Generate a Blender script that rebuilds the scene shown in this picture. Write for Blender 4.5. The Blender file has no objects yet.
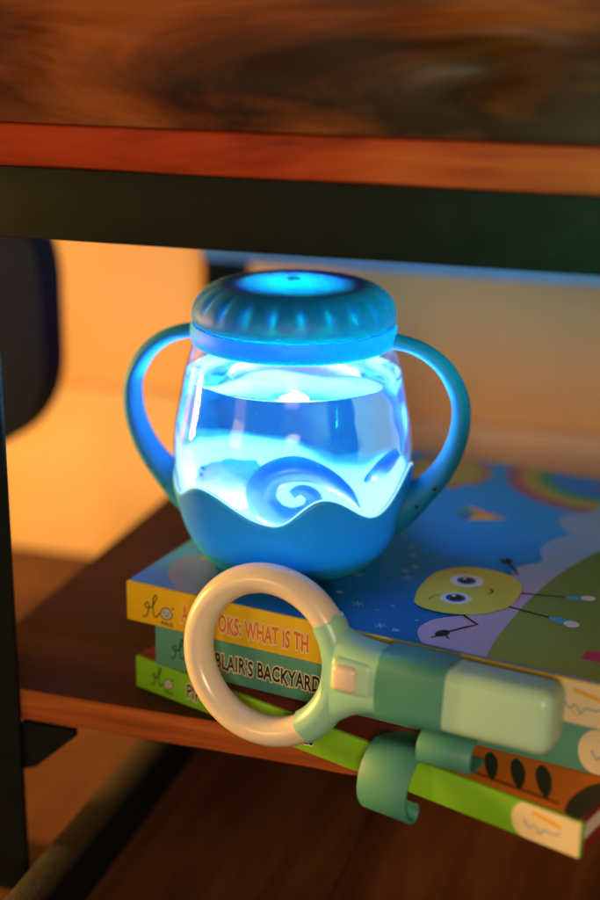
import bpy, bmesh, math, random
from mathutils import Vector, Matrix, noise
random.seed(7)
S = 0.01                      # everything below is written in centimetres
R = math.radians
sc = bpy.context.scene
COL = sc.collection
PI = math.pi

# ------------------------------------------------------------------ materials
def mat(name):
    m = bpy.data.materials.new(name); m.use_nodes = True
    nt = m.node_tree
    for n in list(nt.nodes): nt.nodes.remove(n)
    out = nt.nodes.new('ShaderNodeOutputMaterial')
    return m, nt, out
def N(nt, t, **kw):
    n = nt.nodes.new(t)
    for k, v in kw.items(): setattr(n, k, v)
    return n
def setin(n, **kw):
    for k, v in kw.items():
        n.inputs[k.replace('_', ' ')].default_value = v
def c4(c): return (c[0], c[1], c[2], 1)
def plain(name, col, rough=.5, spec=.5, var=.12, vscale=60, bump=.0, bscale=400, sss=0, sssr=(.1, .1, .1), coat=0, metal=0):
    """principled material with mottled colour and roughness and an optional fine bump"""
    m, nt, out = mat(name)
    p = N(nt, 'ShaderNodeBsdfPrincipled')
    nt.links.new(p.outputs[0], out.inputs[0])
    tc = N(nt, 'ShaderNodeTexCoord')
    no = N(nt, 'ShaderNodeTexNoise'); setin(no, Scale=vscale, Detail=5.0, Roughness=.6)
    nt.links.new(tc.outputs['Object'], no.inputs['Vector'])
    mx = N(nt, 'ShaderNodeMix', data_type='RGBA')
    mx.inputs['A'].default_value = c4([max(0, x*(1-var)) for x in col])
    mx.inputs['B'].default_value = c4([min(1, x*(1+var)) for x in col])
    nt.links.new(no.outputs['Fac'], mx.inputs['Factor'])
    nt.links.new(mx.outputs['Result'], p.inputs['Base Color'])
    mr = N(nt, 'ShaderNodeMapRange'); setin(mr, To_Min=max(0, rough-.08), To_Max=min(1, rough+.08))
    nt.links.new(no.outputs['Fac'], mr.inputs['Value'])
    nt.links.new(mr.outputs[0], p.inputs['Roughness'])
    p.inputs['Specular IOR Level'].default_value = spec
    p.inputs['Metallic'].default_value = metal
    p.inputs['Coat Weight'].default_value = coat
    if sss:
        p.inputs['Subsurface Weight'].default_value = sss
        p.inputs['Subsurface Radius'].default_value = sssr
        p.inputs['Subsurface Scale'].default_value = .01
    if bump:
        n2 = N(nt, 'ShaderNodeTexNoise'); setin(n2, Scale=bscale, Detail=4.0)
        nt.links.new(tc.outputs['Object'], n2.inputs['Vector'])
        b = N(nt, 'ShaderNodeBump'); setin(b, Strength=bump, Distance=.001)
        nt.links.new(n2.outputs['Fac'], b.inputs['Height'])
        nt.links.new(b.outputs[0], p.inputs['Normal'])
    return m
def wood(name, dark, mid, light, rough=.45, sx=6, sy=60, sz=60, bump=.3, spec=.5, lo=.3, hi=.72):
    """streaky wood: noise stretched along x"""
    m, nt, out = mat(name)
    p = N(nt, 'ShaderNodeBsdfPrincipled'); nt.links.new(p.outputs[0], out.inputs[0])
    tc = N(nt, 'ShaderNodeTexCoord'); mp = N(nt, 'ShaderNodeMapping')
    mp.inputs['Scale'].default_value = (sx, sy, sz)
    nt.links.new(tc.outputs['Object'], mp.inputs['Vector'])
    no = N(nt, 'ShaderNodeTexNoise'); setin(no, Scale=1.0, Detail=7.0, Roughness=.62, Distortion=.6)
    nt.links.new(mp.outputs[0], no.inputs['Vector'])
    n2 = N(nt, 'ShaderNodeTexNoise'); setin(n2, Scale=9.0, Detail=3.0)
    nt.links.new(tc.outputs['Object'], n2.inputs['Vector'])
    add = N(nt, 'ShaderNodeMath', operation='MULTIPLY_ADD'); add.inputs[1].default_value = .5
    nt.links.new(n2.outputs['Fac'], add.inputs[0]); 
    sub = N(nt, 'ShaderNodeMath', operation='SUBTRACT'); sub.inputs[1].default_value = .25
    nt.links.new(no.outputs['Fac'], sub.inputs[0]); nt.links.new(sub.outputs[0], add.inputs[2])
    cr = N(nt, 'ShaderNodeValToRGB'); e = cr.color_ramp.elements
    e[0].position = lo; e[0].color = c4(dark); e[1].position = hi; e[1].color = c4(light)
    k = e.new(.5); k.color = c4(mid)
    nt.links.new(add.outputs[0], cr.inputs[0]); nt.links.new(cr.outputs[0], p.inputs['Base Color'])
    mr = N(nt, 'ShaderNodeMapRange'); setin(mr, To_Min=rough-.12, To_Max=rough+.15)
    nt.links.new(no.outputs['Fac'], mr.inputs['Value']); nt.links.new(mr.outputs[0], p.inputs['Roughness'])
    p.inputs['Specular IOR Level'].default_value = spec
    b = N(nt, 'ShaderNodeBump'); setin(b, Strength=bump, Distance=.002)
    nt.links.new(no.outputs['Fac'], b.inputs['Height']); nt.links.new(b.outputs[0], p.inputs['Normal'])
    return m
def emit(name, col, strength):
    m, nt, out = mat(name)
    e = N(nt, 'ShaderNodeEmission'); e.inputs[0].default_value = c4(col); e.inputs[1].default_value = strength
    nt.links.new(e.outputs[0], out.inputs[0]); return m
def thin_clear(name, tint, rough=.12, base=.012):
    """thin clear plastic wall: lets light straight through, mirrors at grazing angles"""
    m, nt, out = mat(name)
    t = N(nt, 'ShaderNodeBsdfTransparent'); t.inputs[0].default_value = c4(tint)
    g = N(nt, 'ShaderNodeBsdfGlossy'); g.inputs['Roughness'].default_value = rough
    lw = N(nt, 'ShaderNodeLayerWeight'); lw.inputs['Blend'].default_value = .5
    pw = N(nt, 'ShaderNodeMath', operation='POWER'); pw.inputs[1].default_value = 4
    nt.links.new(lw.outputs['Facing'], pw.inputs[0])
    ma = N(nt, 'ShaderNodeMath', operation='MULTIPLY_ADD', use_clamp=True); ma.inputs[1].default_value = .8; ma.inputs[2].default_value = base
    nt.links.new(pw.outputs[0], ma.inputs[0])
    mx = N(nt, 'ShaderNodeMixShader')
    nt.links.new(ma.outputs[0], mx.inputs[0]); nt.links.new(t.outputs[0], mx.inputs[1]); nt.links.new(g.outputs[0], mx.inputs[2])
    nt.links.new(mx.outputs[0], out.inputs[0]); return m
def water_mat(name):
    m, nt, out = mat(name)
    g = N(nt, 'ShaderNodeBsdfGlass'); g.inputs['IOR'].default_value = 1.33; g.inputs['Roughness'].default_value = 0
    g.inputs[0].default_value = (.96, .99, 1, 1)
    tc = N(nt, 'ShaderNodeTexCoord'); no = N(nt, 'ShaderNodeTexNoise'); setin(no, Scale=38.0, Detail=1.0)
    nt.links.new(tc.outputs['Object'], no.inputs['Vector'])
    b = N(nt, 'ShaderNodeBump'); setin(b, Strength=.32, Distance=.005)
    nt.links.new(no.outputs['Fac'], b.inputs['Height']); nt.links.new(b.outputs[0], g.inputs['Normal'])
    nt.links.new(g.outputs[0], out.inputs[0])
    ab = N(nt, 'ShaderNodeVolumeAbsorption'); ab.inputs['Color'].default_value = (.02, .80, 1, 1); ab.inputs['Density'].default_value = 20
    em = N(nt, 'ShaderNodeEmission'); em.inputs[0].default_value = (.012, .27, 1, 1); em.inputs[1].default_value = WATER_GLOW  # emission put into the volume for LED light scattered in the water
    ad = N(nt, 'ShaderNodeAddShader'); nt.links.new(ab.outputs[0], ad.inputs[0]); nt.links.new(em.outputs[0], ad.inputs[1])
    nt.links.new(ad.outputs[0], out.inputs['Volume'])
    return m
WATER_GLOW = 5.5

# ------------------------------------------------------------------ mesh builder (cm in, metres out)
class MB:
    def __init__(s): s.v = []; s.f = []; s.m = []; s.mats = []; s.sm = []
    def mi(s, m):
        if m not in s.mats: s.mats.append(m)
        return s.mats.index(m)
    def add(s, verts, faces, m, smooth=True):
        o = len(s.v); k = s.mi(m)
        s.v += [tuple(v) for v in verts]
        for f in faces: s.f.append(tuple(i+o for i in f)); s.m.append(k); s.sm.append(smooth)
    def box(s, a, b, m, bev=0, seg=2):
        bm = bmesh.new(); bmesh.ops.create_cube(bm, size=1)
        for v in bm.verts: v.co = Vector([(a[i]+b[i])/2 + v.co[i]*(b[i]-a[i]) for i in range(3)])
        if bev: bmesh.ops.bevel(bm, geom=bm.edges[:], offset=bev, segments=seg, profile=.5, affect='EDGES')
        s.addbm(bm, m, smooth=bool(bev))
    def addbm(s, bm, m, smooth=True):
        bm.verts.index_update()
        s.add([v.co[:] for v in bm.verts], [[v.index for v in f.verts] for f in bm.faces], m, smooth); bm.free()
    def lathe(s, prof, m, n=96, rfun=None, closed=False, t0=0, t1=2*PI):
        """prof: list of (r,z); rfun(theta, i, r, z)->(r,z)"""
        full = abs(t1-t0-2*PI) < 1e-6
        vs = []; P = len(prof); nn = n if full else n+1
        for j in range(nn):
            th = t0+(t1-t0)*j/n
            for i, (r, z) in enumerate(prof):
                if rfun: r, z = rfun(th, i, r, z)
                vs.append((r*math.sin(th), -r*math.cos(th), z))
        fs = []
        for j in range(n):
            k = (j+1) % nn
            for i in range(P if closed else P-1):
                i2 = (i+1) % P
                fs.append((j*P+i, k*P+i, k*P+i2, j*P+i2))
        s.add(vs, fs, m)
    def sweep(s, pts, ra, rb, m, up=(0, 1, 0), n=20, caps=True, power=1.0):
        """elliptical tube: ra across the path in its plane, rb along 'up'"""
        up = Vector(up); pts = [Vector(p) for p in pts]; vs = []
        for i, p in enumerate(pts):
            t = (pts[min(i+1, len(pts)-1)]-pts[max(i-1, 0)]).normalized()
            side = t.cross(up).normalized(); u2 = side.cross(t).normalized()
            a = ra[i] if hasattr(ra, '__len__') else ra; b = rb[i] if hasattr(rb, '__len__') else rb
            for k in range(n):
                th = 2*PI*k/n; c, d = math.cos(th), math.sin(th)
                c = math.copysign(abs(c)**power, c); d = math.copysign(abs(d)**power, d)
                vs.append(p+side*(a*c)+u2*(b*d))
        fs = [(i*n+k, i*n+(k+1) % n, (i+1)*n+(k+1) % n, (i+1)*n+k) for i in range(len(pts)-1) for k in range(n)]
        if caps: fs += [tuple(range(n-1, -1, -1)), tuple((len(pts)-1)*n+k for k in range(n))]
        s.add(vs, fs, m)
    def ribbon(s, path, w0, w1, th, m, axis='u'):
        """strip of thickness th following path (w,z), spanning u from w0 to w1; u=x, w=-y"""
        P = [Vector((a, b)) for a, b in path]; n = len(P); vs = []
        L = []; Rr = []
        for i in range(n):
            t = (P[min(i+1, n-1)]-P[max(i-1, 0)]).normalized(); q = Vector((-t.y, t.x))
            L.append(P[i]+q*th/2); Rr.append(P[i]-q*th/2)
        ring = L+Rr[::-1]; k = len(ring)
        us = [w0, w0+.06, w1-.06, w1]
        for ui, u in enumerate(us):
            for j, r in enumerate(ring):
                rr = r
                if ui in (0, 3):
                    jj = j if j < n else 2*n-1-j
                    rr = P[jj]+(r-P[jj])*.55
                vs.append((u, -rr.x, rr.y))
        fs = []
        for a in range(3):
            for j in range(k):
                j2 = (j+1) % k
                fs.append((a*k+j, a*k+j2, (a+1)*k+j2, (a+1)*k+j))
        for j in range(n-1):
            fs.append((j+1, j, k-1-j, k-2-j)); b = 3*k
            fs.append((b+j, b+j+1, b+k-2-j, b+k-1-j))
        s.add(vs, fs, m)
    def build(s, name, parent=None, loc=(0, 0, 0), rz=0, autosmooth=40, subsurf=0):
        me = bpy.data.meshes.new(name)
        me.from_pydata([(x*S, y*S, z*S) for x, y, z in s.v], [], s.f)
        for m in s.mats: me.materials.append(m)
        me.polygons.foreach_set('material_index', s.m); me.polygons.foreach_set('use_smooth', s.sm)
        me.validate(); me.update()
        bm = bmesh.new(); bm.from_mesh(me)
        if not getattr(s, 'flat', False): bmesh.ops.recalc_face_normals(bm, faces=bm.faces[:])
        for e in bm.edges:
            if len(e.link_faces) == 2 and e.calc_face_angle(0) > R(autosmooth): e.smooth = False
        bm.to_mesh(me); bm.free()
        o = bpy.data.objects.new(name, me); COL.objects.link(o)
        o.location = [c*S for c in loc]; o.rotation_euler = (0, 0, rz)
        if parent: o.parent = parent
        if subsurf:
            md = o.modifiers.new('s', 'SUBSURF'); md.levels = md.render_levels = subsurf
        return o
def empty(name, loc, rz=0):
    o = bpy.data.objects.new(name, None); COL.objects.link(o)
    o.location = [c*S for c in loc]; o.rotation_euler = (0, 0, rz); o.empty_display_size = .02; return o
def tag(o, label=None, cat=None, group=None, kind=None):
    for k, v in (('label', label), ('category', cat), ('group', group), ('kind', kind)):
        if v: o[k] = v
    return o
def spline(P, n):
    """Catmull-Rom through tuples of any dimension"""
    out = []
    for i in range(len(P)-1):
        p0, p1, p2, p3 = P[max(i-1, 0)], P[i], P[i+1], P[min(i+2, len(P)-1)]
        for k in range(n):
            t = k/n
            out.append(tuple(.5*(2*b+(c-a)*t+(2*a-5*b+4*c-d)*t*t+(3*b-a-3*c+d)*t**3) for a, b, c, d in zip(p0, p1, p2, p3)))
    out.append(tuple(P[-1])); return out

# ------------------------------------------------------------------ frames
ZB1, ZB2, ZB3 = -1.825, -3.80, -5.316        # undersides of the three books (the jar stands at z = 0)
ZS = ZB3                                      # shelf top
ZF = -15.6                                    # floor
YS = R(-17.206)
SH = (0, -7.218, 0)                           # shelf frame: x along front edge, y towards the wall

# ------------------------------------------------------------------ setting
m_floor = wood('floor_boards', (.05, .014, .005), (.10, .030, .009), (.16, .052, .015), rough=.55, sx=40, sy=4, sz=40, bump=.2)
m_wall = plain('wall_paint', (.66, .37, .15), rough=.75, var=.05, vscale=8, bump=.12, bscale=500)
m_skirt = plain('skirting_paint', (.66, .43, .24), rough=.5, var=.04, vscale=12, bump=.05)
b = MB()
b.box((-220, -160, ZF-1), (220, 39, ZF), m_floor)
tag(b.build('floor', None, SH, YS), kind='structure')
b = MB()
for i in range(-16, 16):
    b.box((i*13+.96, -120, ZF-.05), (i*13+13.9, 38.2, ZF+.12), m_floor, bev=.03, seg=1)
tag(b.build('floor_boards', None, SH, YS), kind='structure')
b = MB(); b.box((-220, 38.4, ZF), (220, 42, 120), m_wall)
tag(b.build('wall', None, SH, YS), kind='structure')
b = MB(); b.box((-220, 37.4, ZF+.1), (220, 38.4, -2.6), m_skirt, bev=.25)
tag(b.build('skirting_board', None, SH, YS), kind='structure')

# ------------------------------------------------------------------ rack
m_black = plain('black_metal', (.008, .009, .009), rough=.55, spec=.06, var=.4, vscale=80, bump=.15, bscale=900)
m_rail = plain('green_lit_black_metal', (.006, .010, .009), rough=.5, spec=.08, var=.4, vscale=80)  # slight green in the base colour stands in for green light on the rail
m_steel = plain('blue_lit_steel', (.12, .30, .50), rough=.45, var=.2, vscale=60)  # blue of the jar's light put into the back rail's base colour
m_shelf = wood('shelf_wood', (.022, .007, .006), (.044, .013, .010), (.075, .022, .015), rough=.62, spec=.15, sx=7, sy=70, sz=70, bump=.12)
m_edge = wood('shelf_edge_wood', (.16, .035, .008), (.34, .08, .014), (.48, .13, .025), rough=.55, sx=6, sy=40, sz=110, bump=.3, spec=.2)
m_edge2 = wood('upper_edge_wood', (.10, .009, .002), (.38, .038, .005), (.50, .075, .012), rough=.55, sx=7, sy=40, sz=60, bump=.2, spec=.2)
rack = empty('shelf_rack', SH, YS); rack.location.z = ZF*S
tag(rack, 'low black metal shelf rack with brown wooden boards, holding the books and night light', 'shelf')
dz = -ZF                                      # rack children are written from the floor up
def slab(x0, x1, y0, y1, z0, z1, mt, me, wob=.18, seed=0):
    """wood board with a slightly wavy lower front arris"""
    b = MB(); n = 90; vs = []; fs = []
    prof = [(y1, z1), (y0+.15, z1), (y0+.03, z1-.06), (y0, z1-.18), (y0+.02, (z0+z1)/2), (y0+.05, z0+.12), (y0+.2, z0), (y1, z0)]
    for i in range(n+1):
        x = x0+(x1-x0)*i/n
        w = noise.noise((x*.18, seed, 0))*wob+noise.noise((x*.7, seed, 3))*wob*.35
        for j, (y, z) in enumerate(prof):
            k = [0, .1, .25, .3, .3, .3, .2, 0][j]; kz = [0, 0, .02, .05, .4, 1, 1, 0][j]
            vs.append((x, y-w*k, z+w*kz))
    P = len(prof)
    top = []; edge = []
    for i in range(n):
        for j in range(P):
            j2 = (j+1) % P
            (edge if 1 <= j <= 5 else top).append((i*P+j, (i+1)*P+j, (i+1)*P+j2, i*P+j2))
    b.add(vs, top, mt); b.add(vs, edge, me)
    b.add(vs, [tuple(range(P)), tuple(n*P+k for k in range(P-1, -1, -1))], me, False)
    return b
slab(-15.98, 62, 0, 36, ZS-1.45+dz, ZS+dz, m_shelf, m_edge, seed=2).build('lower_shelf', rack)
slab(-17.5, 62, -.1, 37, 17.5+dz, 19.2+dz, m_shelf, m_edge2, wob=.08, seed=5).build('upper_shelf', rack)
b = MB(); b.box((-17.2, -.26, 14.82+dz), (62, .25, 17.58+dz), m_rail, bev=.05); b.box((-17.2, .25, 14.82+dz), (62, 2.4, 15.1+dz), m_black, bev=.05)
b.build('front_rail', rack)
b = MB(); b.box((-16.7, 33.2, 7.85+dz), (62, 33.6, 10.6+dz), m_steel, bev=.05); b.build('back_rail', rack)
b = MB()                                       # front post: angle iron
b.box((-16.3, -.36, 0), (-12.42, -.04, 17.44+dz), m_black, bev=.06); b.box((-16.32, -.04, 0), (-16.0, 3.4, 17.4+dz), m_black, bev=.05)
b.build('post', rack)
b = MB(); b.box((-16.7, 33.65, 0), (-14.3, 36.0, 17.4+dz), m_black, bev=.08); b.build('post', rack)
b = MB()                                       # corner gusset below the shelf board
g = [(-12.5, ZS-1.55+dz), (-9.9, ZS-1.55+dz), (-9.9, ZS-1.85+dz), (-11.9, ZS-3.7+dz), (-12.5, ZS-3.9+dz)]
vs = [(x, .02, z) for x, z in g]+[(x, .32, z) for x, z in g]
b.add(vs, [tuple(range(5)), tuple(range(9, 4, -1))]+[(i, (i+1) % 5, 5+(i+1) % 5, 5+i) for i in range(5)], m_black, False)
b.build('gusset', rack)
m_lit_top = plain('lit_top_metal', (.024, .018, .010), rough=.55, var=.85, vscale=230, bump=.3, bscale=700)  # warm light on the side rail's top put into this speckled colour
b = MB(); b.box((-11.15, -5, 2.7), (-9.62, 36, 3.0), m_lit_top, bev=.05); b.box((-11.1, -5, .14), (-9.64, 36, 2.71), m_black, bev=.05)
b.build('side_rail', rack)

# rough timber lying along the upper shelf
def timber():
    b = MB(); nx, nz = 150, 44; vs = []; fs = []
    x0, x1 = -40, 62
    for i in range(nx+1):
        for j in range(nz+1):
            x = x0+(x1-x0)*i/nx; t = j/nz
            z = 19.22+t*8.0
            y = .55+.25*math.exp(-t*12)*-1+t*.6
            h = noise.noise((x*.06, z*.35, 1.7))*.5+noise.noise((x*.2, z*.8, 9.1))*.12
            rg = max(0, 1-abs(x+11)/6.0)
            h += rg*(abs(noise.noise((x*.28+z*.25, z*.9, 2.0)))*1.5-.35)*.55
            kn = math.exp(-(((x-6.8)/1.7)**2+((z-21.6)/1.0)**2)); h += -kn*.75+.55*math.exp(-(((x-6.2)/2.2)**2+((z-22.9)/.55)**2))
            vs.append((x, y-h*min(1, t*5+.1), z))
    W = nz+1
    for i in range(nx):
        for j in range(nz): fs.append((i*W+j, (i+1)*W+j, (i+1)*W+j+1, i*W+j+1))
    o = len(vs)
    for i in (0, nx):                           # back corners close the solid
        for z in (19.22, 27.2): vs.append((x0+(x1-x0)*i/nx, 5.5, z))
    fs += [(o, o+2, o+3, o+1)]
    fs += [tuple([i*W for i in range(nx, -1, -1)]+[o, o+2]), tuple([i*W+nz for i in range(nx+1)]+[o+3, o+1])]
    fs += [tuple([j for j in range(W)]+[o+1, o]), tuple([nx*W+j for j in range(W-1, -1, -1)]+[o+2, o+3])]
    b.add(vs, fs, m_timber); return b
m_timber = wood('rough_timber', (.022, .006, .002), (.135, .030, .004), (.31, .080, .013), rough=.5, sx=5, sy=12, sz=24, bump=.12, spec=.25, lo=.37, hi=.64)
o = timber().build('timber_board', None, (SH[0], SH[1], 0), YS)
tag(o, 'rough brown timber board lying along the front of the upper shelf', 'timber')

# dark rounded chair back at the far left
m_chair = plain('navy_fabric', (.003, .007, .022), rough=.8, spec=.1, var=.3, vscale=40, bump=.25, bscale=600)
chair = empty('chair', (SH[0], SH[1], 0), YS); chair.location.z = ZF*S
tag(chair, 'dark navy chair with rounded back panel, out of focus at far left behind the rack', 'chair')
def rrect(x0, x1, z0, z1, r, n=10):
    P = []
    for cx, cz, a in ((x1-r, z0+r, -90), (x1-r, z1-r, 0), (x0+r, z1-r, 90), (x0+r, z0+r, 180)):
        for k in range(n+1):
            t = R(a+90*k/n); P.append((cx+r*math.cos(t), cz+r*math.sin(t)))
    return P
def extrude_outline(b, P, y0, y1, bev, m, seg=3):
    """outline P in (x,z), from y0 to y1, edges rounded by bev"""
    bm = bmesh.new(); n = len(P)
    a = [bm.verts.new((x, y0, z)) for x, z in P]; c = [bm.verts.new((x, y1, z)) for x, z in P]
    f1 = bm.faces.new(a); f2 = bm.faces.new(c[::-1])
    for i in range(n): bm.faces.new((a[i], c[i], c[(i+1) % n], a[(i+1) % n]))
    if bev:
        es = [e for e in f1.edges]+[e for e in f2.edges]
        bmesh.ops.bevel(bm, geom=es, offset=bev, segments=seg, profile=.5, affect='EDGES')
    b.addbm(bm, m)
b = MB(); extrude_outline(b, rrect(-41, -23.5, -3.9+dz, 14+dz, 6.5), 24.5, 27.5, .8, m_chair); b.build('backrest', chair)
for x in (-38.5, -31):
    b = MB(); b.box((x, 24.8, 0), (x+2.2, 27, -2+dz), m_black, bev=.2); b.build('leg', chair)

# ------------------------------------------------------------------ books
def art_poly(b, P, layer, m, z0):
    b.add([(u, v, z0+.006*layer) for u, v in P], [tuple(range(len(P)))], m, False)
def ell(cx, cy, a, c, rot=0, n=28):
    r = R(rot)
    return [(cx+a*math.cos(2*PI*k/n)*math.cos(r)-c*math.sin(2*PI*k/n)*math.sin(r),
             cy+a*math.cos(2*PI*k/n)*math.sin(r)+c*math.sin(2*PI*k/n)*math.cos(r)) for k in range(n)]
def stroke_quads(P, w):
    """polyline -> quads (2D) of width w with round-ish joins"""
    P = [Vector(p) for p in P]; L = []; Rr = []
    for i, p in enumerate(P):
        t = (P[min(i+1, len(P)-1)]-P[max(i-1, 0)])
        t = t.normalized() if t.length > 1e-9 else Vector((1, 0))
        q = Vector((-t.y, t.x))*w/2
        L.append(p+q); Rr.append(p-q)
    return [(tuple(L[i]), tuple(L[i+1]), tuple(Rr[i+1]), tuple(Rr[i])) for i in range(len(P)-1)]
def flatmat(name, col, rough=.35, var=.08, vs=90):
    return plain(name, col, rough=rough, var=var, vscale=vs, spec=.15)
K = dict(ink=(.02, .02, .025), cream=(.72, .60, .38), orange=(.66, .17, .015), gold=(.72, .40, .03), white=(.75, .76, .78),
         yellow=(.62, .52, .06), olive=(.36, .36, .08), brown=(.40, .17, .06), violet=(.28, .32, .68), sky=(.015, .25, .78), deep=(.02, .10, .34),
         cloud=(.25, .46, .70), hill=(.23, .29, .06), hill2=(.16, .24, .06), red=(.55, .04, .09), kg=(.05, .35, .16), kb=(.03, .13, .55), ko=(.65, .23, .04),
         purple=(.28, .12, .30), pink=(.56, .34, .46), teal=(.09, .36, .30), maroon=(.22, .018, .012), flame=(.62, .13, .015), leaf=(.035, .035, .02),
         shoe=(.08, .38, .62), grey=(.42, .44, .40), bluegrey=(.20, .33, .50))
MK = {k: flatmat('print_'+k, v) for k, v in K.items()}
def text_polys(s, size):
    """default built-in font -> (verts, faces) in cm, unit cap height scaled to size"""
    out = []
    for off in (.085, 0.028):
        cu = bpy.data.curves.new('t', 'FONT'); cu.body = s; cu.size = 1; cu.offset = off; cu.resolution_u = 3; cu.space_character = 1.06
        ob = bpy.data.objects.new('t', cu); COL.objects.link(ob)
        dg = bpy.context.evaluated_depsgraph_get(); me = bpy.data.meshes.new_from_object(ob.evaluated_get(dg))
        out.append(([v.co.copy() for v in me.vertices], [list(p.vertices) for p in me.polygons]))
        bpy.data.objects.remove(ob); bpy.data.curves.remove(cu); bpy.data.meshes.remove(me)
    return out
def spine_text(root, s, u0, u1, zb, cap, m, mo, y):
    # text between u0 and u1 on a spine (x = u, z up), baseline zb, wobbling a little like hand lettering
    b = MB(); b.flat = True
    outl, fill = text_polys(s, 1)
    xs = [v.x for v in fill[0]]; xa, xb = min(xs), max(xs); ys = [v.y for v in fill[0]]; ya, yb = 0, max(ys)
    for k, ((vs, fs), mm) in enumerate(((outl, mo), (fill, m))):
        P = []
        for v in vs:
            t = (v.x-xa)/(xb-xa)
            P.append((u0+t*(u1-u0), y-.004*(k+1), zb+(v.y-ya)/(yb-ya)*cap+.03*math.sin(t*len(s)*2.1)))
        b.add(P, fs, mm, False)
    b.build('title_text', root)
def logo(root, u, zc, y, m, mf, ml, scale=1):
    b = MB(); b.flat = True
    # thin script letter with loops, a small round smiling face and four little letters below
    H = spline([(-.55, -.42), (-.42, -.50), (-.30, -.30), (-.22, .05), (-.28, .25), (-.42, .12), (-.36, -.02), (-.10, .05), (.12, .35), (.20, .62), (.10, .66), (.02, .40), (.0, -.05), (.06, -.38), (.2, -.36), (.36, -.14)], 5)
    for Q in stroke_quads([(u+x*scale, zc+z*scale) for x, z in H], .055): b.add([(x, y-.004, z) for x, z in Q], [(0, 1, 2, 3)], m, False)
    F = [(u+.70*scale+.30*scale*math.cos(t)*(1+.06*math.cos(3*t+1)), zc-.12*scale+.29*scale*math.sin(t)*(1+.08*math.sin(2*t))) for t in [2*PI*k/22 for k in range(22)]]
    b.add([(x, y-.004, z) for x, z in F], [tuple(range(22))], mf, False)
    for Q in stroke_quads(F+[F[0]], .04): b.add([(x, y-.007, z) for x, z in Q], [(0, 1, 2, 3)], m, False)
    cx, cz = u+.70*scale, zc-.12*scale
    for ex in (-.11, .10): b.add([(cx+ex*scale+x, y-.008, cz+.05*scale+z) for x, z in ell(0, 0, .03, .045, n=10)], [tuple(range(10))], m, False)
    for Q in stroke_quads([(cx-.12*scale, cz-.06*scale), (cx, cz-.13*scale), (cx+.13*scale, cz-.05*scale)], .035): b.add([(x, y-.008, z) for x, z in Q], [(0, 1, 2, 3)], m, False)
    b.add([(cx+.33*scale+x, y-.004, cz+.32*scale+z) for x, z in ell(0, 0, .045, .045, n=10)], [tuple(range(10))], m, False)
    outl, fill = text_polys('PALS', 1); vs, fs = fill; xb = max(v.x for v in vs)
    b.add([(cx-.28*scale+v.x/xb*.6*scale, y-.004, cz-.58*scale+v.y*.26*scale) for v in vs], fs, ml, False)
    b.build('logo', root)
def badge(root, u0, u1, z0, z1, y):
    h = z1-z0; r = h/2; b = MB(); b.flat = True
    P = [(u1, z0+.01), (u1, z1-.01)]+[(u0+r*.8-r*.8*math.sin(PI*k/14), (z0+z1)/2+(r-.01)*math.cos(PI*k/14)) for k in range(15)]
    b.add([(x, y-.004, z) for x, z in P], [tuple(range(len(P)))], MK['cream'], False)
    for Q in stroke_quads([(u0+.85, z0+h*.80), (u0+2.0, z0+h*.66)], .18): b.add([(x, y-.008, z) for x, z in Q], [(0, 1, 2, 3)], MK['gold'], False)
    W = spline([(u0+.5, z0+h*.52), (u0+.75, z0+h*.34), (u0+.95, z0+h*.46), (u0+1.15, z0+h*.28), (u0+1.35, z0+h*.42), (u0+1.7, z0+h*.40), (u0+2.0, z0+h*.48)], 4)
    for Q in stroke_quads(W, .07): b.add([(x, y-.008, z) for x, z in Q], [(0, 1, 2, 3)], MK['bluegrey'], False)
    for Q in stroke_quads(ell(u0+1.05, z0+h*.33, .22, .17, n=14)+[(u0+1.27, z0+h*.33)], .05): b.add([(x, y-.009, z) for x, z in Q], [(0, 1, 2, 3)], MK['yellow'], False)
    b.build('badge', root)
m_page = plain('page_edges', (.62, .56, .44), rough=.8, var=.1, vscale=200)
def book(name, label, loc, rz, t, m_cover, m_spine, art, spine_art, L=21.6, D=22.8):
    root = empty(name, loc, rz); tag(root, label, 'book', 'picture books stacked under the night light')
    b = MB(); ct = .24
    bm = bmesh.new()                            # case: back board, spine and front board as one wrapped cover
    b.box((0, .12, t-ct), (L, D, t), m_cover, bev=.07); b.box((0, .12, 0), (L, D, ct), m_cover, bev=.07)
    b.box((0, 0, .015), (L, .26, t-.015), m_spine, bev=.05)
    bm.free(); b.build('cover', root)
    b = MB(); n = 5
    for k in range(n):
        z0 = ct+(t-2*ct)*k/n
        b.box((.25, .27, z0+.012), (L-.25, D-.3, z0+(t-2*ct)/n-.012), m_page, bev=.03, seg=1)
    b.build('pages', root)
    if art:
        b = MB(); b.flat = True; art(b, t+.004); b.build('cover_art', root)
    spine_art(root, -.004, t)
    return root
m_cy = plain('sky_blue_cover', K['sky'], rough=.45, spec=.2, var=.10, vscale=30); m_sy = plain('yellow_spine', (.74, .47, .008), rough=.55, var=.05)
m_ct = plain('dark_plum_cover', (.03, .014, .028), rough=.35); m_st = plain('teal_spine', (.075, .28, .215), rough=.55, var=.05)
m_cg = plain('maroon_cover', K['maroon'], rough=.35); m_sg = plain('green_spine', (.18, .46, .012), rough=.55, var=.05)

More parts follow.
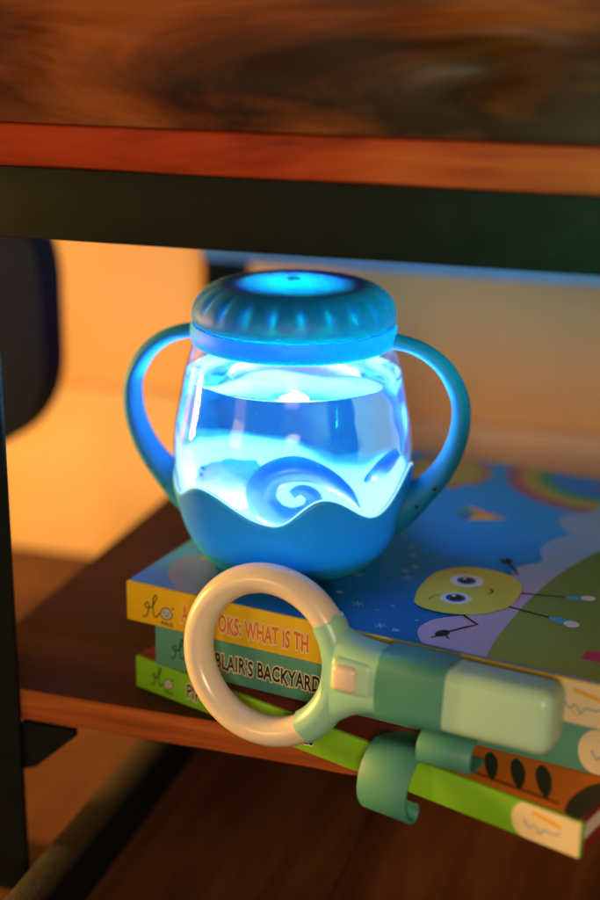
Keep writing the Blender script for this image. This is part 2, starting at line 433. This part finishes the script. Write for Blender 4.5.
def gradient_mat(name, stops, axis, a, bb):
    """printed colour that fades along one axis of the cover"""
    m, nt, out = mat(name); p = N(nt, 'ShaderNodeBsdfPrincipled'); nt.links.new(p.outputs[0], out.inputs[0])
    tc = N(nt, 'ShaderNodeTexCoord'); sx = N(nt, 'ShaderNodeSeparateXYZ'); nt.links.new(tc.outputs['Object'], sx.inputs[0])
    mr = N(nt, 'ShaderNodeMapRange'); setin(mr, From_Min=a*S, From_Max=bb*S); nt.links.new(sx.outputs[axis], mr.inputs['Value'])
    no = N(nt, 'ShaderNodeTexNoise'); setin(no, Scale=55.0, Detail=4.0); nt.links.new(tc.outputs['Object'], no.inputs['Vector'])
    ma = N(nt, 'ShaderNodeMath', operation='MULTIPLY_ADD'); ma.inputs[1].default_value = .18; nt.links.new(no.outputs['Fac'], ma.inputs[0]); nt.links.new(mr.outputs[0], ma.inputs[2])
    cr = N(nt, 'ShaderNodeValToRGB'); e = cr.color_ramp.elements
    e[0].position, e[0].color = stops[0][0], c4(stops[0][1]); e[1].position, e[1].color = stops[-1][0], c4(stops[-1][1])
    for ps, cc in stops[1:-1]: k = e.new(ps); k.color = c4(cc)
    nt.links.new(ma.outputs[0], cr.inputs[0]); nt.links.new(cr.outputs[0], p.inputs['Base Color'])
    p.inputs['Roughness'].default_value = .45; p.inputs['Specular IOR Level'].default_value = .15; return m
m_night = gradient_mat('print_night_sky', [(0, (.012, .16, .44)), (.3, (.010, .15, .46)), (.55, (.012, .26, .68)), (1, (.02, .34, .78))], 1, 0, 17)
m_hillg = gradient_mat('print_hill', [(0, (.30, .32, .05)), (.45, (.20, .27, .05)), (1, (.12, .23, .05))], 1, 0, 14)
m_cloudg = gradient_mat('print_cloud', [(0, (.42, .40, .66)), (.35, (.50, .42, .62)), (.6, (.28, .46, .66)), (1, (.20, .42, .66))], 1, 0, 20)
def art_yellow(b, z):
    L, D = 21.5, 22.7
    P = lambda pts, l, m: art_poly(b, pts, l, m, z)
    def st(pts, w, l, m):
        for Q in stroke_quads(pts, w): P(list(Q), l, m)
    P([(4.6, .12), (14.4, .12), (15.6, 6), (15.8, 14), (15.8, D), (3.0, D), (2.2, 9), (4.0, 3.4)], 0, m_night)
    # lavender cloud at the left end
    lc = spline([(4.5, .14), (3.4, .9), (3.1, 2.3), (2.5, 3.3), (1.6, 3.9), (.9, 3.6), (.75, 2.5), (1.2, 1.5), (1.7, .9), (2.4, .14)], 5); P(lc, 1, MK['violet'])
    P(ell(1.85, 3.8, .36, .2, 20), 2, MK['gold'])
    # sun with a wavy rim
    sun = []
    for k in range(72):
        a = 2*PI*k/72; r = 2.35+.24*math.sin(a*11); sun.append((6.9+r*math.cos(a), min(D, 20.2+r*1.1*math.sin(a))))
    P(sun, 1, MK['brown']); P([(x, min(D-.01, y)) for x, y in ell(6.9, 20.2, 1.95, 2.1)], 2, MK['olive'])
    # rainbow bands
    for l, (r, m) in enumerate(((5.2, MK['purple']), (4.7, MK['brown']), (4.35, MK['olive']), (3.5, MK['kg']), (2.9, MK['sky']))):
        P([(14.9+r*math.cos(a), min(D-.001*l, 22.6+r*math.sin(a))) for a in [PI+PI*k/30 for k in range(31)]], 1+l, m)
    P(spline([(14.6, 21.4), (15.6, 20.4), (16.4, 21.3), (16.9, 19.8), (17.6, 20.9), (17.3, 22.3), (15.6, 22.4), (14.6, 21.4)], 4), 7, MK['purple'])
    P(ell(16.2, 21.3, .55, .5), 8, MK['ink'])
    # clouds and hill at the right
    cl = spline([(13.6, .14), (13.0, 1.2), (13.2, 2.4), (14.1, 3.3), (15.0, 4.4), (15.4, 6.4), (14.6, 7.8), (14.5, 9.3), (15.2, 10.4), (14.7, 11.8), (14.9, 13.3), (15.4, 14.2), (14.6, 15.2), (14.4, 16.6), (15.4, 17.6), (15.6, 18.8), (16.6, 19.2), (18, 18.8)], 5)
    P(cl+[(L, 18.4), (L, .14)], 7.5, m_cloudg)
    hl = spline([(16.25, .14), (16.05, 1.8), (16.0, 4), (16.05, 6.2), (16.35, 9.4), (17.2, 12.8), (18.6, 15.6), (L, 18.2)], 5)
    P(hl+[(L, .14)], 9, m_hillg)
    P([(19.5, 1.7), (20.6, 1.75), (20.6, 2.6), (19.5, 2.55)], 10, MK['red'])
    # kite
    P([(9.55, 14.4), (9.75, 15.65), (10.55, 14.75)], 3, MK['kg']); P([(9.75, 15.65), (12.1, 14.85), (10.55, 14.75)], 3, MK['ko'])
    P([(9.55, 14.4), (10.55, 14.75), (10.4, 13.75)], 3, MK['kb']); P([(10.55, 14.75), (12.1, 14.85), (10.4, 13.75)], 3, MK['gold'])
    # stars and flakes
    rnd = random.Random(3)
    for k in range(26):
        u, v = rnd.uniform(7.2, 12.8), rnd.uniform(.6, 11.5)
        if u+v*.1 > 11.4 and v > 3: continue
        s = rnd.choice((.05, .06, .08, .13)); P(ell(u, v, s*1.25, s, n=9), 3, MK['bluegrey'] if s < .1 else MK['cloud'])
    for u, v in ((9.83, 2.44), (11.5, .9), (8.6, 5.2), (10.6, 5.9)):
        for a in (0, 60, 120): st([(u-.28*math.cos(R(a)), v-.28*math.sin(R(a))), (u+.28*math.cos(R(a)), v+.28*math.sin(R(a)))], .05, 3, MK['cloud'])
    # yellow bean with arms and legs, lying with its head to the left
    bean = spline([(11.85, 3.6), (11.5, 4.99), (11.5, 6.83), (12.05, 7.75), (12.8, 8.25), (14.0, 8.28), (14.95, 7.78), (15.45, 6.9), (15.55, 5.1), (15.05, 4.1), (14.5, 3.55), (13.6, 3.18), (12.73, 3.15), (12.2, 3.3), (11.85, 3.6)], 5)
    st([(15.4, 6.5), (16.4, 6.75), (17.3, 7.0)], .13, 12, MK['ink']); st([(15.3, 5.0), (16.3, 4.85), (17.4, 4.72)], .13, 12, MK['ink'])
    P(ell(17.75, 7.1, .42, .24, 15), 13, MK['shoe']); P(ell(18.2, 7.32, .3, .26, 40), 14, MK['white'])
    P(ell(17.8, 4.66, .5, .27, -8), 13, MK['shoe']); P(ell(18.3, 4.5, .32, .3, -20), 14, MK['white'])
    st([(13.9, 7.8), (14.3, 8.35), (14.75, 8.4), (14.45, 8.9), (13.95, 9.45)], .12, 12, MK['ink']); P(ell(13.85, 9.6, .3, .22, 40), 12, MK['ink'])
    st([(13.9, 9.6), (13.75, 10.05)], .09, 12, MK['ink']); st([(13.75, 9.55), (13.4, 9.75)], .09, 12, MK['ink'])
    st([(14.15, 3.3), (14.95, 2.72), (14.6, 2.25), (14.2, 1.6)], .12, 12, MK['ink']); P(ell(14.0, 1.3, .36, .24, 70), 12, MK['ink'])
    st([(14.0, 1.1), (13.75, .75)], .1, 12, MK['ink']); st([(14.1, 1.3), (14.4, .95)], .09, 12, MK['ink'])
    P(bean, 13, MK['yellow'])
    for cx, cy, a, c, rt in ((13.05, 6.65, .72, .66, 20), (13.28, 4.72, .66, .6, 20)):
        P(ell(cx, cy, a, c, rt), 14, MK['white']); P(ell(cx-.02, cy+.02, .42, .4), 15, MK['deep']); P(ell(cx-.02, cy+.02, .27, .27), 16, MK['ink']); P(ell(cx-.16, cy+.16, .1, .1, n=10), 17, MK['white'])
    st([(12.15, 7.35), (12.5, 7.55), (12.75, 7.6)], .09, 14, MK['brown']); st([(12.3, 4.1), (12.35, 4.5), (12.5, 4.75)], .09, 14, MK['brown'])
    st(spline([(14.2, 6.3), (14.4, 6.15), (14.42, 5.95), (14.3, 5.8)], 4), .09, 14, MK['ink'])
def spine_yellow(root, y, t):
    logo(root, 1.35, t-1.02, y, MK['ink'], MK['grey'], MK['ink'], .95)
    spine_text(root, 'A', 2.75, 3.1, t-1.33, .78, MK['orange'], MK['cream'], y)
    spine_text(root, 'OKS: WHAT IS TH', 4.55, 8.75, t-1.38, .78, MK['orange'], MK['cream'], y)
    badge(root, 18.9, 21.52, .04, t-.04, y)
def spine_teal(root, y, t):
    logo(root, 1.25, .95, y, MK['ink'], MK['grey'], MK['ink'], .85)
    spine_text(root, "BLAIR'S BACKYARD", 3.0, 7.95, .62, .72, MK['ink'], MK['cream'], y)
    badge(root, 18.75, 21.52, .04, t-.04, y)
def spine_green(root, y, t):
    logo(root, 1.35, .80, y, MK['ink'], MK['grey'], MK['ink'], .8)
    spine_text(root, 'PIP', 3.0, 3.75, .42, .66, MK['ink'], MK['cream'], y)
    spine_text(root, 'MALS', 8.45, 9.75, .42, .66, MK['ink'], MK['cream'], y)
    badge(root, 18.8, 21.55, .03, t-.03, y)
m_flameg = gradient_mat('print_flame', [(0, (.13, .012, .01)), (.4, (.20, .022, .012)), (.62, (.66, .13, .010)), (1, (.80, .20, .015))], 0, 10, 18)
def art_green(b, z):
    P = lambda pts, l, m: art_poly(b, pts, l, m, z)
    P([(.1, .14), (21.5, .14), (21.5, 22.7), (.1, 22.7)], 0, m_flameg)
    for Q in stroke_quads([(13.5, .75), (17, .62), (20.4, .6)], .12): P(list(Q), 1, MK['leaf'])
    for u, s in ((15.6, .8), (16.8, .9), (17.95, 1), (19.1, 1.08), (20.2, 1.15)):
        P(spline([(u+dx*s-.62*dy*s, dy*s) for dx, dy in ((0, .45), (-.22, 1.0), (-.24, 1.8), (.05, 2.3), (.32, 1.9), (.26, 1.1), (0, .45))], 4), 2, MK['leaf'])
    P(spline([(20.75, .2), (20.55, 1.2), (20.7, 2.4), (21.2, 3.0), (21.48, 2.8), (21.48, .2), (20.75, .2)], 4), 3, MK['leaf'])
book('picture_book', 'picture book with yellow spine and blue cartoon cover, on top of the stack', (-7.096, -3.496, ZB1), R(-26.441), -ZB1, m_cy, m_sy, art_yellow, spine_yellow)
book('picture_book', 'picture book with teal green spine, middle one of the stack', (-5.854, -3.926, ZB2+.01), R(-26.625), ZB1-ZB2-.02, m_ct, m_st, None, spine_teal)
book('picture_book', 'picture book with bright green spine and orange leaf cover, lowest of the stack', (-6.839, -2.97, ZB3), R(-36.655), ZB2-ZB3, m_cg, m_sg, art_green, spine_green)

# ------------------------------------------------------------------ night-light jar
JY = R(-12)
jar = empty('night_light_jar', (0, 0, .03), JY)
tag(jar, 'glowing blue two-handled water jar night light with crimped lid, standing on the top book', 'night light')
teal = (.006, .32, .44)
m_cup = plain('blue_silicone', teal, rough=.45, var=.06, vscale=60, sss=1, sssr=(.03, .62, .70), bump=.03, bscale=900)
m_handle = plain('handle_silicone', (.003, .19, .46), rough=.55, spec=.25, var=.06, vscale=60, sss=.7, sssr=(.02, .5, .4), bump=.03, bscale=900)
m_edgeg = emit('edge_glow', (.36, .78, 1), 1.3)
m_lid = plain('lid_silicone', (.002, .13, .38), rough=.5, spec=.25, var=.08, vscale=60, sss=1, sssr=(.02, 1.0, .68), bump=.03, bscale=900)
m_collar = plain('collar_silicone', (.005, .34, .66), rough=.5, spec=.2, var=.05, vscale=60, sss=1, sssr=(.02, .75, .62))
m_inner = plain('frosted_white_plastic', (.75, .80, .85), rough=.5, var=.03, vscale=60)
m_clear = thin_clear('clear_jar_wall', (.93, .98, 1))
m_water = water_mat('water')
m_led = emit('led_light', (3.6, .95, .85), 165)
m_hole = plain('dark_hole', (.004, .01, .015), rough=.8)
KEYS = [(-106, 4.2), (-74, 3.3), (-46, 4.22), (-8, 3.13), (14, 4.3), (43, 3.13), (74, 4.65), (106, 3.3), (134, 4.2), (164, 3.2), (194, 4.2), (224, 3.2), (254, 4.2)]
def rimz(th):
    """wavy rim height; th is measured in the jar's own frame"""
    a = math.degrees(th)-12.0*1
    a = (a+106) % 360-106
    for (a0, z0), (a1, z1) in zip(KEYS, KEYS[1:]):
        if a0 <= a <= a1:
            t = (a-a0)/(a1-a0); return z0+(z1-z0)*(1-math.cos(PI*t))/2
    return 4.2
PRO = [(0, 3.62), (.15, 3.85), (.6, 4.22), (1.5, 4.68), (2.66, 5.02), (4.0, 5.22), (5.0, 5.27), (6.0, 5.22), (7.1, 5.0), (8.3, 4.78), (9.2, 4.52), (9.8, 4.30), (10.2, 4.1)]
def rad(z):
    """outer radius of the jar body at height z"""
    for (z0, r0), (z1, r1) in zip(PRO, PRO[1:]):
        if z0 <= z <= z1: 
            t = (z-z0)/(z1-z0); return r0+(r1-r0)*t
    return PRO[-1][1]
sm = spline(PRO, 4)
def rad_s(z):
    for (z0, r0), (z1, r1) in zip(sm, sm[1:]):
        if z0 <= z <= z1+1e-9:
            t = (z-z0)/max(1e-9, z1-z0); return r0+(r1-r0)*t
    return sm[-1][1]
# silicone cup with wavy rim: outer skin, rounded lip, inner skin
b = MB(); n = 180; vs = []; zs = [0, .06, .18, .4, .8, 1.3, 1.9, 2.5]
ring = []
for j in range(n):
    th = 2*PI*j/n; zr = rimz(th); col = [(0.01, .05), (2.6, .05), (3.4, 0)]
    for k, z in enumerate([0.04, .12, .3, .6, 1.0, 1.5, 2.0, 2.5]): col.append((rad_s(z)+.10, z))
    for t in (.25, .5, .75, .92): z = 2.5+(zr-.12-2.5)*t; col.append((rad_s(z)+.12, z))
    for a in (0, 45, 90, 135, 180): col.append((rad_s(zr)-.07+.19*math.cos(R(a)), zr-.12+.13*math.sin(R(a))))
    for t in (.7, .3, 0): z = .9+(zr-.2-.9)*t; col.append((rad_s(z)-.26, z))
    col.append((2.5, .62)); col.append((.01, .62))
    ring.append(col)
P = len(ring[0])
vs = [(r*math.sin(2*PI*j/n), -r*math.cos(2*PI*j/n), z) for j in range(n) for r, z in ring[j]]
fo = []; fi = []
for j in range(n):
    k = (j+1) % n
    for i in range(P-1): (fi if i >= P-8 else fo).append((j*P+i, k*P+i, k*P+i+1, j*P+i+1))
b.add(vs, fo, m_cup); b.add(vs, fi, m_inner)
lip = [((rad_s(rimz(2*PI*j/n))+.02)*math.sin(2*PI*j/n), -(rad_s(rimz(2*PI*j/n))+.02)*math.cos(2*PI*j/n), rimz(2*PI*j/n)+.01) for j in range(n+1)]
b.sweep(lip, .045, .045, m_edgeg, up=(0, 0, 1), n=8, caps=False)  # thin emissive tube, stands in for light caught in the lip
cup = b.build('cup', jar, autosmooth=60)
# clear wall
b = MB(); b.lathe([(rad_s(z), z) for z in [2.4+.2*i for i in range(39)]], m_clear, n=128); b.build('clear_body', jar)
# water
b = MB(); ZW = 8.28
wp = [(.001, .75), (3.2, .75), (3.9, .85)]+[(rad_s(z)-.10, z) for z in [1.0+.36*i for i in range(20)]]+[(rad_s(ZW)-.10, ZW+.10), (rad_s(ZW)-.25, ZW+.02), (rad_s(ZW)-.6, ZW), (2.5, ZW), (.001, ZW)]
b.lathe(wp, m_water, n=128)
rb = random.Random(11)
for k in range(26):                               # little bubbles clinging inside
    th = rb.uniform(-1.3, 1.3); z = rb.choice((rb.uniform(6.2, 7.4), rb.uniform(3.6, 8))); r0 = rb.uniform(.012, .034); rr = rad_s(z)-.2-rb.random()*.5
    bm = bmesh.new(); bmesh.ops.create_uvsphere(bm, u_segments=10, v_segments=7, radius=r0)
    for v in bm.verts: v.co += Vector((rr*math.sin(th), -rr*math.cos(th), z))
    b.addbm(bm, m_inner)
b.build('water', jar, autosmooth=60)
# led puck
b = MB(); b.lathe([(.001, 1.15), (1.6, 1.1), (2.4, .95), (2.5, .8), (.001, .8)], m_led, n=48); b.build('led_disc', jar)
# collar
b = MB(); b.lathe([(4.1, 9.76), (4.30, 9.74), (4.42, 9.84), (4.47, 10.1), (4.45, 10.45), (4.38, 10.62), (4.05, 10.62), (4.02, 10.2)], m_collar, n=96, closed=True); b.build('collar', jar)
# crimped lid
NC = 22
lp = [(4.0, 10.63), (4.18, 10.60), (4.33, 10.72), (4.40, 10.95), (4.38, 11.2), (4.30, 11.45), (4.15, 11.7), (3.92, 11.93), (3.62, 12.12), (3.30, 12.24), (3.05, 12.285), (2.85, 12.29), (2.7, 12.27), (2.5, 12.29), (2.0, 12.36), (1.2, 12.42), (.4, 12.45), (.001, 12.45),
      (.001, 12.26), (1.2, 12.22), (2.0, 12.11), (2.45, 11.9), (2.8, 11.76), (3.2, 11.64), (3.62, 11.48), (3.88, 11.26), (4.02, 10.98), (4.05, 10.8)]
amp = [0, 0, 0, .1, .3, .8, 1.3, 1.2, .5, .1]+[0]*12+[-.6, -1.6, -2.2, -1.5, 0, 0]
def crimp(th, i, r, z):
    k = (.5+.5*math.cos(NC*th))**3
    return r-.07*amp[i]*k, z-.05*amp[i]*k
b = MB(); b.lathe(lp, m_lid, n=NC*12, rfun=crimp, closed=True); lid = b.build('lid', jar, autosmooth=60)
b = MB(); b.lathe([(.001, 12.44), (.30, 12.45), (.26, 12.50), (.14, 12.535), (.001, 12.54)], m_collar, n=32); b.build('knob', lid)
# handles
HP = spline([(-4.25, 10.02, 0.32, 0.54), (-5.10, 9.83, 0.32, 0.54), (-5.90, 9.43, 0.34, 0.56), (-6.60, 8.75, 0.37, 0.59), (-7.10, 7.75, 0.39, 0.65), (-7.22, 6.80, 0.41, 0.69), (-7.05, 5.65, 0.44, 0.73), (-6.55, 4.45, 0.50, 0.80), (-5.75, 3.40, 0.61, 0.92), (-4.85, 2.65, 0.89, 1.06), (-4.0, 1.95, 0.95, 1.06)], 6)
for sgn in (1, -1):
    b = MB(); pts = [(sgn*x*1.02, 0, z) for x, z, a, c in HP]
    b.sweep(pts, [a for *_, a, c in HP], [c for *_, c in HP], m_handle, up=(0, 1, 0), n=24)
    o = b.build('handle', jar, autosmooth=70)
    for i in (45, 50):
        x, z, a, c = HP[i]; x2, z2 = HP[i+1][:2]; t = Vector((x2-x, z2-z)).normalized(); nx, nz = -t.y, t.x
        if nx*x+nz*(z-6.3) < 0: nx, nz = -nx, -nz
        h = MB(); ang = R(-72)
        cx, cy, cz = x*1.02+nx*a*math.cos(ang), c*math.sin(ang), z+nz*a*math.cos(ang)
        nrm = Vector((nx*math.cos(ang)/a, math.sin(ang)/c, nz*math.cos(ang)/a)).normalized()
        u = nrm.cross(Vector((0, 1, 0))).normalized(); w = nrm.cross(u)
        V = [Vector((cx, cy, cz))+nrm*.012+u*(.10*math.cos(2*PI*k/14))+w*(.10*math.sin(2*PI*k/14)) for k in range(14)]
        h.add([(sgn*p.x, p.y, p.z) for p in V], [tuple(range(14))], m_hole, False); h.build('hole', o)

# figurine in the water
m_figb = plain('blue_figurine', (.07, .28, .85), rough=.25, var=.1, vscale=80, sss=.5, sssr=(.2, .4, .8), spec=1)
m_figp = plain('lavender_figurine', (.72, .78, .96), rough=.3, var=.1, vscale=60, sss=1, sssr=(.4, .6, 1))
fig = empty('sea_creature_figurine', (0, 0, 1.2), 0)
tag(fig, 'pale sea creature figurine with curled blue tentacle, lying in the water of the jar', 'figurine')
b = MB(); bm = bmesh.new(); bmesh.ops.create_icosphere(bm, subdivisions=4, radius=1)
for v in bm.verts:
    p = v.co.copy(); h = 1+.16*noise.noise(p*1.9+Vector((3, 1, 5)))+.06*noise.noise(p*5)
    v.co = Vector((p.x*1.35*h-2.1, p.y*.85*h-.9, p.z*1.0*h+2.7))
b.addbm(bm, m_figp)
for x, z in ((-3.2, 3.3), (-3.25, 3.0)):
    bm = bmesh.new(); bmesh.ops.create_uvsphere(bm, u_segments=10, v_segments=8, radius=.09)
    for v in bm.verts: v.co += Vector((x, -1.0, z))
    b.addbm(bm, m_figb)
b.build('body', fig)
T = spline([(2.55, 2.35, .05), (2.15, 2.95, .20), (1.55, 3.5, .34), (.75, 3.92, .44), (-.1, 4.0, .50), (-.85, 3.6, .54), (-1.1, 2.85, .55), (-.7, 2.2, .52), (0, 1.98, .48), (.62, 2.3, .40), (.72, 2.85, .32), (.3, 3.12, .25), (-.02, 2.92, .18)], 6)
b = MB(); b.sweep([(x, -2.0+.25*i/len(T), z-.42) for i, (x, z, r) in enumerate(T)], [r for *_, r in T], [r for *_, r in T], m_figb, n=18); b.build('tentacle', fig, autosmooth=80)
b = MB(); T2 = spline([(2.55, 1.2, 2.85, .14), (2.9, 1.1, 3.1, .28), (3.4, 1.3, 3.5, .34), (4.0, 1.1, 4.0, .25)], 6)
b.sweep([(x, -y, z) for x, y, z, r in T2], [r for *_, r in T2], [r for *_, r in T2], m_figb, n=14); b.build('fin', fig, autosmooth=80)

# ------------------------------------------------------------------ toy magnifier
m_cream = plain('cream_plastic', (.78, .67, .53), rough=.28, var=.04, vscale=30, sss=.15, sssr=(.3, .2, .1), coat=.2)
m_mint = plain('mint_plastic', (.42, .70, .52), rough=.33, var=.05, vscale=30, bump=.02, bscale=600, coat=.1)
m_mint2 = plain('mint_collar_plastic', (.30, .62, .48), rough=.35, var=.05, vscale=30, coat=.1)
m_strap = plain('sage_silicone', (.06, .27, .225), rough=.55, var=.08, vscale=60, bump=.05, bscale=900)
BN = Vector((math.sin(R(26.441)), math.cos(R(26.441))))
W0 = 1.45                                        # wand axis lies this far in front of the yellow spine
wand = empty('toy_magnifier', (-7.096-BN.x*W0, -3.496-BN.y*W0, 0), R(-26.441))
tag(wand, 'toy magnifying glass with cream ring and mint green handle, leaning against the book spines', 'toy')
RC, RZ, RR, RT = 7.72, -1.08, 3.17, .66
b = MB(); n = 128; k = 28
b.add([(RC+(RR+RT*.92*math.cos(2*PI*j/k))*math.cos(2*PI*i/n), RT*math.sin(2*PI*j/k), RZ+(RR+RT*.92*math.cos(2*PI*j/k))*math.sin(2*PI*i/n)) for i in range(n) for j in range(k)],
      [(i*k+j, ((i+1) % n)*k+j, ((i+1) % n)*k+(j+1) % k, i*k+(j+1) % k) for i in range(n) for j in range(k)], m_cream)
b.build('ring', wand)
wand.rotation_euler.x = R(-7)
# collar: sleeve round the ring with toothed ends plus flared neck
b = MB(); n, k = 60, 48; rt = RT+.07; vs = []
A0, A1 = R(-57), R(40)
for i in range(n+1):
    for j in range(k):
        ph = 2*PI*j/k; t = i/n
        z0 = R(2.4)*(.5+.5*math.cos(ph*5+1.1*math.sin(2*ph)))
        a = A0+z0+(A1-z0-A0-z0)*t
        e = 1-.17*(max(0, abs(t-.5)-.485)/.015)**2
        vs.append((RC+(RR+rt*e*.95*math.cos(ph))*math.cos(a), rt*e*math.sin(ph), RZ+(RR+rt*e*.95*math.cos(ph))*math.sin(a)))
b.add(vs, [(i*k+j, (i+1)*k+j, (i+1)*k+(j+1) % k, i*k+(j+1) % k) for i in range(n) for j in range(k)], m_mint2)
NP = spline([(2.72, 2.28, -2.60, .66), (3.1, 1.98, -2.18, .74), (3.6, 1.70, -1.76, .86), (4.2, 1.52, -1.40, .97), (4.9, 1.42, -1.17, 1.04), (5.45, 1.38, -1.10, 1.06)], 6)
vs = []; k = 40
for u, zt, zb, hd in NP:
    for j in range(k):
        c, d = math.cos(2*PI*j/k), math.sin(2*PI*j/k); pw = .62
        vs.append((RC+u, hd*math.copysign(abs(c)**pw, c), RZ+(zt+zb)/2+(zt-zb)/2*math.copysign(abs(d)**pw, d)))
L = len(NP)-1
b.add(vs, [(i*k+j, i*k+(j+1) % k, (i+1)*k+(j+1) % k, (i+1)*k+j) for i in range(L) for j in range(k)]+[tuple(range(k)), tuple(L*k+j for j in range(k-1, -1, -1))], m_mint2)
b.build('grip_collar', wand, autosmooth=50)
HZ = RZ+.16
b = MB(); b.box((RC+5.15, -1.08, HZ-1.24), (19.70, 1.08, HZ+1.24), m_mint, bev=.55, seg=6); b.build('handle', wand)
b = MB(); b.box((RC+3.2, -1.10, HZ-.62), (RC+4.95, .2, HZ+.82), m_mint, bev=.28, seg=4); b.build('button_panel', wand)
b = MB(); b.box((RC+3.34, -1.30, HZ-.45), (RC+4.40, -.6, HZ+.62), m_cream, bev=.26, seg=4); b.build('button', wand)
b = MB(); extrude_outline(b, [(y, z) for y, z in rrect(-1.17, 1.17, -1.33, 1.33, .6, 6)], 0, 2.72, .06, m_strap, seg=2)
b.v = [(12.85+y, x, z+HZ) for x, y, z in b.v]
st = b.build('strap', wand, autosmooth=50)
def arc(cx, cz, r, a0, a1, n=14, sx=1.0): return [(cx+r*sx*math.cos(R(a0+(a1-a0)*k/n)), cz+r*math.sin(R(a0+(a1-a0)*k/n))) for k in range(n+1)]
# w is measured forward from the wand axis; ledge of the lowest book is at ZB2
b = MB(); b.ribbon([(-.9, HZ-1.34), (-.1, HZ-1.42)]+arc(.1, ZB2+.72, .62, 85, -85, 14, 1.1)+[(-.4, ZB2+.1), (-1.0, ZB2+.1)], 14.6, 16.75, .17, m_strap)
b.build('strap_loop', st)
dg = R(-36.655+26.441)
b = MB(); b.ribbon(spline([(-2.3, ZB2+.12), (-1.2, ZB2+.13), (-.35, ZB2+.32), (.35, ZB2+.30), (.95, ZB2-.25), (1.22, ZB2-1.0), (1.15, ZB2-1.7), (.80, ZB2-2.2), (.42, ZB2-2.32), (.2, ZB2-2.05), (.28, ZB2-1.72)], 5), 12.55, 14.75, .16, m_strap)
c, s_ = math.cos(R(-36.655)), math.sin(R(-36.655))
# written in the lowest book's frame, moved into the wand's frame
wl = Matrix.Rotation(R(26.441), 3, 'Z'); off = Vector((-6.839-wand.location.x/S+.45, -2.97-wand.location.y/S+.35, 0)); rg = Matrix.Rotation(dg, 3, 'Z')
o0 = wl @ off
b.v = [tuple(rg @ Vector(v)+o0) for v in b.v]
b.build('strap_curl', st)

# ------------------------------------------------------------------ lamps
def lamp(name, kind, loc, energy, col, size=.1, target=None, **kw):
    l = bpy.data.lights.new(name, kind); l.energy = energy; l.color = col
    if kind == 'AREA': l.size = size
    else: l.shadow_soft_size = size
    for k, v in kw.items(): setattr(l, k, v)
    o = bpy.data.objects.new(name, l); COL.objects.link(o); o.location = [c*S for c in loc]
    if target: o.rotation_euler = (Vector(target)-Vector(loc)).to_track_quat('-Z', 'Y').to_euler()
    return o
lamp('jar_lamp', 'POINT', (0, 0, 9.6), 1.4, (.07, .62, 1), size=.006)
lamp('room_lamp', 'AREA', (-202, -154, 30), 10, (1, .55, .19), size=.5, target=(0, 0, 2))
lamp('front_lamp', 'AREA', (-4, -216, 62), 25, (1, .74, .46), size=.5, target=(0, 0, 4))
def shelf_pt(x, y, z): c, k = math.cos(YS), math.sin(YS); return (x*c-y*k, SH[1]+x*k+y*c, z)
lamp('wall_fill', 'AREA', shelf_pt(-108, 4, 4), 27, (1, .54, .12), size=.2, target=shelf_pt(-15, 38, 3))  # unseen warm light, added to brighten the wall at the left
lamp('floor_fill', 'SPOT', shelf_pt(-60, -4, -7), 16, (1, .45, .10), size=.03, target=shelf_pt(-15.5, 9, ZF), spot_size=R(30), spot_blend=.6)  # unseen spot, added to light the floor by the rack's left side
lamp('green_lamp', 'SPOT', (46, -46, 11), 48, (.05, 1, .6), size=.04, target=(17, -12, 15.4), spot_size=R(17), spot_blend=.8)
w = bpy.data.worlds.new('World'); sc.world = w; w.use_nodes = True
w.node_tree.nodes['Background'].inputs[0].default_value = (1, .55, .28, 1); w.node_tree.nodes['Background'].inputs[1].default_value = .03

# ------------------------------------------------------------------ camera
cam = bpy.data.cameras.new('camera'); co = bpy.data.objects.new('camera', cam); COL.objects.link(co)
co.matrix_world = Matrix.Translation(Vector((.317, -59.834, 24.325))*S) @ Matrix.Rotation(R(90-18.043), 4, 'X') @ Matrix.Rotation(R(.619), 4, 'Z')
cam.sensor_fit = 'VERTICAL'; cam.sensor_height = 36; cam.lens = 1423.83/900*36
cam.clip_start = .01; cam.clip_end = 50
cam.dof.use_dof = True; cam.dof.focus_distance = .575; cam.dof.aperture_fstop = 3.2
sc.camera = co
sc.view_settings.view_transform = 'Standard'; sc.view_settings.look = 'None'; sc.view_settings.exposure = 0; sc.view_settings.gamma = 1
cy = sc.cycles
sc.render.engine = 'CYCLES'
cy.use_denoising = True
try: cy.denoiser = 'OPENIMAGEDENOISE'
except Exception: pass
cy.max_bounces = 14; cy.diffuse_bounces = 4; cy.glossy_bounces = 5; cy.transmission_bounces = 12; cy.transparent_max_bounces = 16; cy.volume_bounces = 0
cy.sample_clamp_indirect = 6; cy.caustics_refractive = True; cy.caustics_reflective = False; cy.blur_glossy = .5
